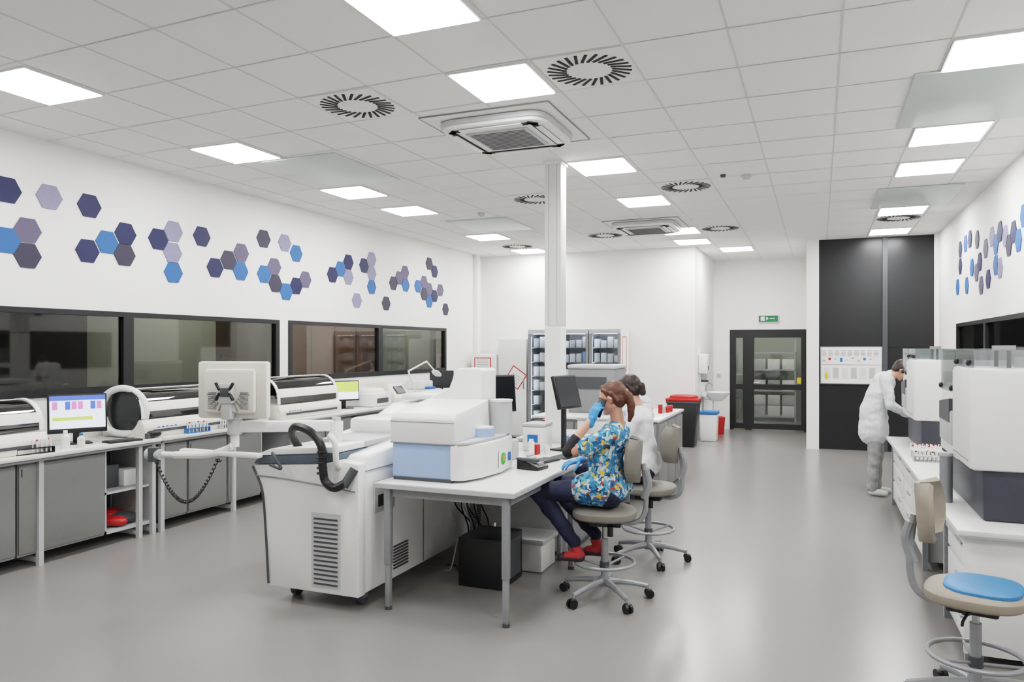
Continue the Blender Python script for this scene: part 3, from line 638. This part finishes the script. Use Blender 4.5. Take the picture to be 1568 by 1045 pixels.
def big_analyzer(name,x0,x1,y0,y1):
    z=.75
    o=O(name)
    o.bx(x0+.07,x1-.05,y0+.03,y1-.05,z,z+.30,M('analyzer_base_grey',(58,60,70),.45),.02)
    o.bx(x0,x1,y0,y0+.62,z+.29,z+.88,WHITE,.03)
    o.prism([(y0+.6,z+.27),(y1,z+.27),(y1,z+.62),(y1-.1,z+.72),(y0+.6,z+.72)],'x',x0+.02,x1-.03,WHITE,.02)
    o.bx(x0+.0,x0+.03,y0+.68,y1-.1,z+.35,z+.58,LG,.02)
    o.prism([(y0+.72,z+.50),(y1-.12,z+.50),(y1-.12,z+.62),(y0+.72,z+.66)],'x',x0-.004,x0+.02,DG)
    o.bx(x0-.003,x0+.0,y0+.05,y0+.56,z+.34,z+.345,MG)
    zt=z+.98
    for a,b in((y0+.02,y0+.60),(y0+.64,y1-.02)):
        zb=z+.88 if a<y0+.5 else z+.70
        g=.006
        o.bx(x0+.02,x0+.02+g,a,b,zb,zt,GCLEAR);o.bx(x1-.06,x1-.06+g,a,b,zb,zt,GCLEAR);o.bx(x0+.02,x1-.06,a,a+g,zb,zt,GCLEAR);o.bx(x0+.02,x1-.06,b-g,b,zb,zt,GCLEAR);o.bx(x0+.02,x1-.06,a,b,zt,zt+g,GCLEAR)
        o.ell((x0+.01,a+.08,zb+.03),(.015,.02,.02),BLK);o.ell((x0+.01,b-.08,zb+.03),(.015,.02,.02),BLK)
        o.cyl(((x0+x1)/2,(a+b)/2,zb),((x0+x1)/2,(a+b)/2,zb+.06),.15,LG)
        o.bx(x0+.2,x0+.25,a+.1,b-.1,zb+.1,zb+.13,STEEL);
        for yy in(a+.12,b-.12): o.cyl((x0+.22,yy,zb),(x0+.22,yy,zb+.12),.012,BLK)
    o.done()
big_analyzer('immunoassay_analyzer',.80,1.66,4.98,6.25)
big_analyzer('immunoassay_analyzer',.84,1.66,8.15,9.36)
o=O('metal_canister',(.76,5.55,.75));o.cyl((0,0,0),(0,0,.30),.038,ALU);o.cyl((0,0,.30),(0,0,.32),.04,LG);o.done()
rack((.90,7.75,.75),0,.26,.2,WHITE,8,WHITE,.07,.03)
rack((.90,7.45,.75),0,.26,.1,LG,8,WHITE,.05,.03)
reagents('reagent_bottles',(1.25,7.0,.75),6,0,(WHITE,LG,BLUE),1.6)
# ---------------------------------------------------------------- stools
def stool(loc,rz,sz=.65,pad=None,ringz=.26,shell=SHELL):
    o=O('laboratory_stool',loc,rz)
    for i in range(5):
        a=2*math.pi*i/5+.3;c,s=math.cos(a),math.sin(a)
        o.tube([(0.03*c,.03*s,.125),(.15*c,.15*s,.115),(.30*c,.30*s,.085)],.02,ALU,10,rr=(.026,.016))
        o.cyl((.30*c,.30*s,.05),(.30*c,.30*s,.095),.011,STEEL)
        for q in(-1,1): o.cyl((.315*c-q*.008*s,.315*s+q*.008*c,.03),(.315*c-q*.026*s,.315*s+q*.026*c,.03),.03,BLK)
        o.ell((.305*c,.305*s,.045),(.026,.026,.022),BLK)
    o.cyl((0,0,.09),(0,0,.16),.035,ALU);o.cyl((0,0,.14),(0,0,.42),.026,ALU);o.cyl((0,0,.4),(0,0,sz-.08),.017,STEEL)
    o.torus((0,0,ringz),.205,.012,ALU,44)
    for i in range(3):
        a=2*math.pi*i/3+.9;o.tube([(.03*math.cos(a),.03*math.sin(a),ringz-.03),(.2*math.cos(a),.2*math.sin(a),ringz)],.008,ALU,8,False)
    o.cyl((0,0,ringz-.05),(0,0,ringz),.034,DG)
    o.bx(-.1,.12,-.07,.07,sz-.14,sz-.09,BLK,.012)
    o.tube([(.02,.06,sz-.12),(.03,.2,sz-.13),(.03,.24,sz-.14)],.007,BLK,8)
    o.cyl((.05,-.1,sz-.19),(.05,-.1,sz-.12),.02,BLK)
    o.ell((0,0,sz-.05),(.22,.23,.045),shell,(.6,.75))
    if pad: o.ell((-.03,0,sz-.012),(.165,.185,.022),pad,(.5,.7))
    o.tube([(.06,0,sz-.11),(.20,0,sz-.11),(.27,0,sz-.05),(.285,0,sz+.10),(.265,0,sz+.30)],.018,ALU,10)
    o.tube([(.27,0,sz+.06),(.30,.0,sz+.16),(.28,0,sz+.26)],.026,ALU,10)
    g=[]
    for iz in range(9):
        w=iz/8;zz=sz+.17+.29*w;row=[]
        hw=.20*(1-abs(2*w-1)**3*.45)
        for iy in range(13):
            u=iy/6-1;row.append((.245+.02*w-.085*u*u,hw*u,zz+.02*u*u))
        g.append(row)
    o.sheet(g,.025,shell)
    return o.done()
stool((-1.38,5.08,0),.15,.65)
stool((-1.30,6.15,0),-.1,.64)
stool((.70,4.20,0),math.radians(165),.61,SEATB,shell=BEIGE)
# ---------------------------------------------------------------- people
SKIN=M('skin',(206,150,128),.5,var=.03)
HAIR=M('auburn_hair',(84,46,30),.5,var=.35,scale=60)
HAIRD=M('dark_hair',(44,30,24),.5,var=.3,scale=60)
GLOVE=M('blue_nitrile',(58,132,200),.4)
JEAN=M('navy_trousers',(22,26,54),.8,var=.1)
COAT=M('white_coat',(216,217,220),.8,var=.02)
GTR=M('grey_trousers',(146,146,145),.8,var=.08)
BAND=M('black_sleeve',(20,20,24),.7)
REDS=M('red_sock',(164,40,46),.8)
SHD=M('dark_shoe',(58,34,38),.6)
SHW=M('white_shoe',(210,210,208),.6)
LIP=M('lips',(170,86,82),.5);EYEW=M('eye_white',(225,225,222),.2);EYEB=M('iris_brown',(60,40,30),.2)
def floral():
    m=bpy.data.materials.new('floral_scrub');m.use_nodes=True;nt=m.node_tree;b=nt.nodes['Principled BSDF'];b.inputs['Roughness'].default_value=.8
    tc=nt.nodes.new('ShaderNodeTexCoord');vo=nt.nodes.new('ShaderNodeTexVoronoi');vo.inputs['Scale'].default_value=44
    nz=nt.nodes.new('ShaderNodeTexNoise');nz.inputs['Scale'].default_value=30
    mx=nt.nodes.new('ShaderNodeMixRGB');mx.inputs[0].default_value=.06
    nt.links.new(tc.outputs['Object'],nz.inputs['Vector']);nt.links.new(tc.outputs['Object'],mx.inputs[1]);nt.links.new(nz.outputs['Color'],mx.inputs[2]);nt.links.new(mx.outputs[0],vo.inputs['Vector'])
    sp=nt.nodes.new('ShaderNodeSeparateColor');nt.links.new(vo.outputs['Color'],sp.inputs[0])
    cr=nt.nodes.new('ShaderNodeValToRGB');cr.color_ramp.interpolation='CONSTANT'
    cols=[(0,(52,120,166)),(.28,(186,206,212)),(.42,(26,82,128)),(.58,(212,176,70)),(.65,(86,150,184)),(.84,(166,60,46)),(.875,(208,212,208)),(.94,(20,56,78))]
    e=cr.color_ramp.elements;e[0].position=0;e[0].color=lin(cols[0][1]);e[1].position=cols[1][0];e[1].color=lin(cols[1][1])
    for p,c in cols[2:]:
        q=e.new(p);q.color=lin(c)
    nt.links.new(sp.outputs[0],cr.inputs[0]);nt.links.new(cr.outputs[0],b.inputs['Base Color']);return m
FLORAL=floral()
class Fig:
    def __init__(s): s.parts=[];s.cur=[]
    def cap(s,p0,p1,r0,r1,mat,w=None,k=1): s.cur.append(('c',V(p0),V(p1),r0,r1,mat,V(w) if w else None,k))
    def el(s,c,r,mat,R=None): s.cur.append(('e',V(c),V(r),R if R is not None else Matrix.Identity(3),mat))
    def flush(s,voxel,it=4,fold=0):
        bm=bmesh.new()
        for q in s.cur:
            if q[0]=='c':
                _,p0,p1,r0,r1,mat,w,k=q;d=p1-p0;L=d.length;T=d.normalized() if L>1e-6 else V((0,0,1))
                u=(w-T*w.dot(T)).normalized() if w else T.orthogonal().normalized();v=T.cross(u);rings=[];n=20
                pr=[(-r0*math.cos(a),r0*math.sin(a)) for a in [i*math.pi/12 for i in range(1,7)]]+[(L+r1*math.sin(a),r1*math.cos(a)) for a in [i*math.pi/12 for i in range(0,6)]]
                for (a,rr) in pr: rings.append([bm.verts.new(p0+T*a+u*rr*k*math.cos(2*math.pi*i/n)+v*rr*math.sin(2*math.pi*i/n)) for i in range(n)])
                for a,b in zip(rings,rings[1:]):
                    for i in range(n): bm.faces.new((a[i],a[(i+1)%n],b[(i+1)%n],b[i]))
                bm.faces.new(rings[0][::-1]);bm.faces.new(rings[-1])
            else:
                _,c,r,R,mat=q
                X=Matrix.Translation(c)@R.to_4x4()@Matrix.Diagonal((*r,1))
                bmesh.ops.create_uvsphere(bm,u_segments=20,v_segments=12,radius=1,matrix=X)
        me=bpy.data.meshes.new('f');bm.to_mesh(me);bm.free();ob=bpy.data.objects.new('f',me);sc.collection.objects.link(ob)
        m=ob.modifiers.new('r','REMESH');m.mode='VOXEL';m.voxel_size=voxel
        m=ob.modifiers.new('s','SMOOTH');m.iterations=it;m.factor=.5
        dg=bpy.context.evaluated_depsgraph_get();ev=ob.evaluated_get(dg);me2=bpy.data.meshes.new_from_object(ev)
        bpy.data.objects.remove(ob)
        n=len(me2.vertices);co=np.empty(n*3);me2.vertices.foreach_get('co',co);co=co.reshape(-1,3)
        best=np.full(n,1e9);idx=np.zeros(n,int);mats=[]
        for q in s.cur:
            mat=q[5] if q[0]=='c' else q[4]
            if mat not in mats: mats.append(mat)
            if q[0]=='c':
                _,p0,p1,r0,r1,_,w,k=q;a=np.array(p0);d=np.array(p1)-a;L2=max((d*d).sum(),1e-9)
                t=np.clip(((co-a)*d).sum(1)/L2,0,1);df=co-(a+t[:,None]*d)
                if w:
                    T=V(d).normalized();u=np.array((w-T*w.dot(T)).normalized());df=df-(df*u).sum(1)[:,None]*(1-1/k)*u
                D=np.sqrt((df*df).sum(1))-(r0+(r1-r0)*t)
            else:
                _,c,r,R,_=q;e=co-np.array(c);Rn=np.array(R)
                l=np.stack([(e*Rn[:,i]).sum(1)/r[i] for i in range(3)],1);D=(np.sqrt((l*l).sum(1))-1)*min(r)
            b=D<best;best[b]=D[b];idx[b]=mats.index(mat)
        if fold:
            no=np.empty(n*3,np.float32);me2.vertices.foreach_get('normal',no);no=no.reshape(-1,3);dl=np.zeros(n)
            for i in range(n):
                m_=mats[idx[i]];x,y,z=co[i]
                if m_ in (FLORAL,COAT,JEAN,GTR): dl[i]=fold*(noise.noise((x*9,y*9,z*14))+.6*noise.noise((x*24,y*24,z*20)))
                elif m_ in (HAIR,HAIRD): dl[i]=.002*noise.noise((x*70,y*170,z*40))
            me2.vertices.foreach_set('co',(co+no*dl[:,None]).ravel())
        s.parts.append((me2,idx,mats));s.cur=[]
    def done(s,name,extra=None):
        bm=bmesh.new();allm=[]
        for me,idx,mats in s.parts:
            mp=[]
            for m in mats:
                if m not in allm: allm.append(m)
                mp.append(allm.index(m))
            np_=len(me.polygons);ls=np.empty(np_,np.int32);me.polygons.foreach_get('loop_start',ls)
            lv=np.empty(len(me.loops),np.int32);me.loops.foreach_get('vertex_index',lv)
            mi=np.array(mp)[idx[lv[ls]]];me.polygons.foreach_set('material_index',mi.astype(np.int32));me.polygons.foreach_set('use_smooth',[True]*np_)
            bm.from_mesh(me)
        if extra:
            for m in extra.ms:
                if m not in allm: allm.append(m)
            t=extra.mesh();q=np.array([allm.index(extra.ms[i]) for i in extra.fm],dtype=np.int32);t.polygons.foreach_set('material_index',q)
            bm.from_mesh(t)
        me=bpy.data.meshes.new(name);bm.to_mesh(me);bm.free()
        for m in allm: me.materials.append(m)
        o=bpy.data.objects.new(name,me);sc.collection.objects.link(o);return o
    def hand(s,wr,d,nrm,mat,curl=.5,left=True,thumb_curl=.3):
        d=V(d).normalized();nrm=V(nrm);nrm=(nrm-d*nrm.dot(d)).normalized();sd=d.cross(nrm)*(1 if left else -1);wr=V(wr)
        s.cap(wr-d*.03,wr+d*.01,.026,.025,mat,sd,1.15)
        s.cap(wr+d*.02,wr+d*.075,.018,.017,mat,sd,2.2)
        for i,(off,L) in enumerate(((.030,.074),(.010,.082),(-.010,.075),(-.029,.060))):
            p=wr+d*(.082-.006*abs(i-1))+sd*off
            for j,fr in enumerate((.45,.31,.24)):
                a=curl*(j+.6)*.75;dd=(d*math.cos(a)+nrm*math.sin(a)+sd*off*1.5).normalized();q=p+dd*L*fr;s.cap(p,q,.0098-.0008*j,.0092-.0008*j,mat);p=q
        p=wr+d*.022+sd*.028+nrm*.006
        for j,L in enumerate((.04,.032,.024)):
            dd=(d*(.75+.1*j)+sd*(.75-.35*j)+nrm*(.25+thumb_curl*j)).normalized();q=p+dd*L;s.cap(p,q,.0125-.0015*j,.011-.0015*j,mat);p=q
        s.flush(.0035,2)
    def head(s,c,f,up,hair,ex,neck,ponytail=None,sc_=.92,skin=SKIN,rn=.043):
        f=V(f).normalized();up=V(up);up=(up-f*up.dot(f)).normalized();l=up.cross(f);R=Matrix((f,l,up)).transposed();c=V(c)
        P=lambda x,y,z:c+R@(V((x,y,z))*sc_)
        S=lambda *a:[q*sc_ for q in a]
        s.el(P(-.012,0,.035),S(.098,.076,.095),skin,R);s.el(P(.028,0,-.025),S(.062,.058,.085),skin,R)
        s.el(P(.058,0,-.088),S(.028,.026,.022),skin,R)
        for y in(-1,1): s.cap(P(-.01,y*.045,-.05),P(.05,y*.018,-.088),.022,.018,skin)
        s.cap(P(.086,0,.018),P(.108,0,-.02),.006,.010,skin);s.el(P(.097,.009,-.026),S(.011,.008,.007),skin,R);s.el(P(.097,-.009,-.026),S(.011,.008,.007),skin,R)
        for y in(-1,1):
            s.cap(P(.080,y*.014,.03),P(.071,y*.045,.03),.007,.006,skin)
            s.el(P(.060,y*.036,-.022),S(.022,.02,.02),skin,R)
            s.cap(P(.002,y*.077,.012),P(-.012,y*.081,.002),.011,.012,skin);s.cap(P(-.008,y*.08,.0),P(.0,y*.075,-.026),.010,.007,skin)
        s.cap(P(.090,-.015,-.052),P(.090,.015,-.052),.0055,.0055,LIP);s.cap(P(.088,-.012,-.061),P(.088,.012,-.061),.006,.006,LIP)
        s.cap(P(-.018,0,-.045),neck,rn,rn+.006,skin)
        s.el(P(-.026,0,.047),S(.098,.084,.092),hair,R);s.el(P(-.052,0,.0),S(.060,.077,.076),hair,R)
        s.cap(P(.045,.024,.096),P(.045,-.024,.096),.018,.018,hair)
        for y in(-1,1):
            s.cap(P(.045,y*.052,.078),P(-.02,y*.07,.04),.014,.018,hair);s.cap(P(-.02,y*.072,.04),P(-.05,y*.064,-.02),.019,.021,hair)
        if ponytail:
            q=[P(*t) for t in ponytail];rr=[.024,.030,.028,.022,.012]
            for i in range(len(q)-1): s.cap(q[i],q[i+1],rr[min(i,4)],rr[min(i+1,4)],hair)
        s.flush(.0036,2,.001)
        for y in(-1,1):
            ex.ell(P(.077,y*.031,.006),(.0115,.0125,.0085),EYEW);ex.ell(P(.087,y*.031,.006),(.004,.005,.005),EYEB)
            ex.tube([P(.087,y*.016,.026),P(.086,y*.03,.031),P(.075,y*.047,.025)],.003,hair,6)
F=Fig();ex=O('x')
F.cap((-1.34,5.0,.765),(-1.34,5.17,.765),.115,.115,JEAN)
F.cap((-1.325,5.02,.80),(-1.325,5.15,.80),.128,.128,FLORAL)
F.cap((-1.345,5.085,.80),(-1.38,5.085,.98),.138,.118,FLORAL,(0,1,0),1.34)
F.cap((-1.38,5.085,.98),(-1.315,5.085,1.13),.118,.105,FLORAL,(0,1,0),1.42)
F.cap((-1.30,4.96,1.165),(-1.30,5.21,1.165),.056,.056,FLORAL)
F.cap((-1.29,5.085,1.17),(-1.295,5.085,1.205),.075,.062,FLORAL,(0,1,0),1.25)
F.cap((-1.38,4.99,.785),(-1.50,4.99,.77),.13,.105,FLORAL);F.cap((-1.38,5.18,.785),(-1.48,5.18,.77),.13,.105,FLORAL)
F.cap((-1.30,4.93,1.155),(-1.46,4.87,1.075),.058,.062,FLORAL)
F.cap((-1.30,4.93,1.155),(-1.565,4.83,1.045),.045,.038,SKIN)
F.cap((-1.565,4.83,1.045),(-1.52,4.86,1.13),.043,.039,BAND);F.cap((-1.52,4.86,1.13),(-1.435,4.905,1.245),.034,.026,SKIN)
F.cap((-1.30,5.24,1.155),(-1.40,5.30,1.0),.06,.058,FLORAL)
F.cap((-1.30,5.24,1.155),(-1.43,5.32,.94),.045,.04,SKIN);F.cap((-1.43,5.32,.94),(-1.57,5.12,.945),.038,.026,SKIN)
F.cap((-1.37,5.0,.765),(-1.83,4.97,.735),.095,.066,JEAN);F.cap((-1.83,4.97,.735),(-1.57,4.98,.40),.066,.045,JEAN)
F.cap((-1.37,5.18,.765),(-1.80,5.24,.735),.095,.066,JEAN);F.cap((-1.80,5.24,.735),(-1.47,5.16,.42),.066,.045,JEAN)
F.cap((-1.57,4.98,.38),(-1.545,4.98,.33),.035,.035,REDS);F.cap((-1.47,5.16,.38),(-1.45,5.16,.34),.035,.035,REDS)
F.cap((-1.53,4.98,.312),(-1.61,4.97,.305),.036,.03,REDS,(0,1,0),1.15);F.cap((-1.43,5.16,.318),(-1.52,5.16,.305),.036,.03,REDS,(0,1,0),1.15)
F.cap((-1.52,4.98,.296),(-1.66,4.97,.290),.028,.027,SHD,(0,1,0),1.45);F.cap((-1.42,5.16,.298),(-1.57,5.16,.290),.028,.027,SHD,(0,1,0),1.45)
F.flush(.0055,5,.008)
wr=V((-1.425,4.91,1.255));d=V((.32,.2,.93)).normalized();nn=V((.45,.87,-.2));nn=(nn-d*nn.dot(d)).normalized()
F.hand(wr,d,nn,GLOVE,.75,True,.5)
F.hand((-1.575,5.115,.945),(-.6,-.75,-.1),(0,0,-1),GLOVE,.45,True)
F.head((-1.325,5.06,1.39),(-1,-.05,-.22),(-.1,.05,1),HAIR,ex,(-1.285,5.085,1.20),[(-.10,0,.03),(-.13,0,.0),(-.135,0,-.07),(-.12,0,-.14),(-.10,0,-.18)])
pc=wr+d*.095+nn*.032
X=Matrix.Translation(pc)@Matrix((d.cross(nn),nn,d)).transposed().to_4x4()
ex.bx(-.033,.033,-.005,.005,-.06,.07,BLK,.003,X)
F.done('seated_woman_with_phone',ex)
F=Fig();ex=O('x')
dy=6.15;x0=-1.34
F.cap((x0,dy-.09,.765),(x0,dy+.09,.765),.12,.12,JEAN)
F.cap((x0+.01,dy-.07,.80),(x0+.01,dy+.07,.80),.13,.13,COAT)
F.cap((x0-.0,dy,.79),(x0-.04,dy,1.0),.14,.125,COAT,(0,1,0),1.35);F.cap((x0-.04,dy,1.0),(x0-.03,dy,1.15),.125,.11,COAT,(0,1,0),1.45)
F.cap((x0-.03,dy-.13,1.17),(x0-.03,dy+.13,1.17),.058,.058,COAT);F.cap((x0-.03,dy,1.18),(x0-.04,dy,1.225),.07,.056,COAT,(0,1,0),1.2)
for s_ in(-1,1):
    F.cap((x0-.05,dy+s_*.09,.76),(x0-.50,dy+s_*.13,.745),.095,.065,JEAN);F.cap((x0-.50,dy+s_*.13,.745),(x0-.26,dy+s_*.1,.38),.064,.042,JEAN)
    F.cap((x0-.23,dy+s_*.1,.31),(x0-.36,dy+s_*.1,.285),.038,.03,SHW)
    F.cap((x0-.02,dy+s_*.10,.78),(x0-.25,dy+s_*.12,.77),.125,.11,COAT)
    F.cap((x0-.03,dy+s_*.16,1.16),(x0-.14,dy+s_*.21,.93),.060,.052,COAT);F.cap((x0-.14,dy+s_*.21,.93),(x0-.38,dy+s_*.12,.95),.052,.036,COAT)
F.flush(.007,5,.009)
for s_ in(-1,1): F.hand((x0-.41,dy+s_*.12,.95),(-1,-s_*.2,-.15),(0,0,-1),GLOVE if s_>0 else SKIN,.5,s_<0)
F.head((x0-.12,dy,1.395),(-1,.1,-.35),(-.3,0,1),HAIRD,ex,(x0-.035,dy,1.21),[(-.09,0,.03),(-.12,0,-.0),(-.11,0,-.06)])
F.done('seated_lab_technician',ex)
F=Fig();ex=O('x');yy=9.88
for s_,dx in((-1,0),(1,.05)):
    F.cap((.60+dx*.3,yy+s_*.09,.90),(.60+dx,yy+s_*.10,.50),.098,.068,GTR);F.cap((.60+dx,yy+s_*.10,.50),(.58+dx,yy+s_*.10,.09),.068,.058,GTR)
    F.cap((.575+dx,yy+s_*.10,.05),(.72+dx,yy+s_*.11,.038),.042,.034,SHW,(0,1,0),1.15)
F.cap((.60,yy,.74),(.60,yy,1.0),.165,.15,COAT,(0,1,0),1.25)
F.cap((.60,yy,1.0),(.66,yy,1.20),.145,.135,COAT,(0,1,0),1.3);F.cap((.66,yy,1.20),(.71,yy,1.34),.135,.12,COAT,(0,1,0),1.5)
F.cap((.72,yy-.15,1.385),(.72,yy+.15,1.385),.07,.07,COAT);F.cap((.74,yy,1.40),(.78,yy,1.43),.07,.055,COAT)
for s_ in(-1,1):
    F.cap((.72,yy+s_*.18,1.37),(.76,yy+s_*.23,1.08),.066,.055,COAT);F.cap((.76,yy+s_*.23,1.08),(.95,yy+s_*.13,.97),.055,.04,COAT)
F.flush(.007,5,.01)
for s_ in(-1,1): F.hand((.98,yy+s_*.12,.955),(1,-s_*.15,-.25),(0,0,-1),SKIN,.5,s_>0)
F.head((.89,yy,1.475),(.75,-.05,-.66),(.66,0,.75),HAIRD,ex,(.78,yy,1.41),rn=.05)
F.done('standing_lab_technician',ex)
# ---------------------------------------------------------------- camera
cd=bpy.data.cameras.new('camera');cam=bpy.data.objects.new('camera',cd);sc.collection.objects.link(cam)
cam.location=(0,0,1.75);cam.rotation_euler=(math.pi/2,0,math.atan(470/1150))
cd.sensor_width=36;cd.lens=1150/1568*36;cd.shift_y=9.5/1568
cd.clip_end=100;sc.camera=cam
w=bpy.data.worlds.new('w');sc.world=w;w.use_nodes=True;w.node_tree.nodes['Background'].inputs[0].default_value=(.8,.85,.9,1);w.node_tree.nodes['Background'].inputs[1].default_value=.3
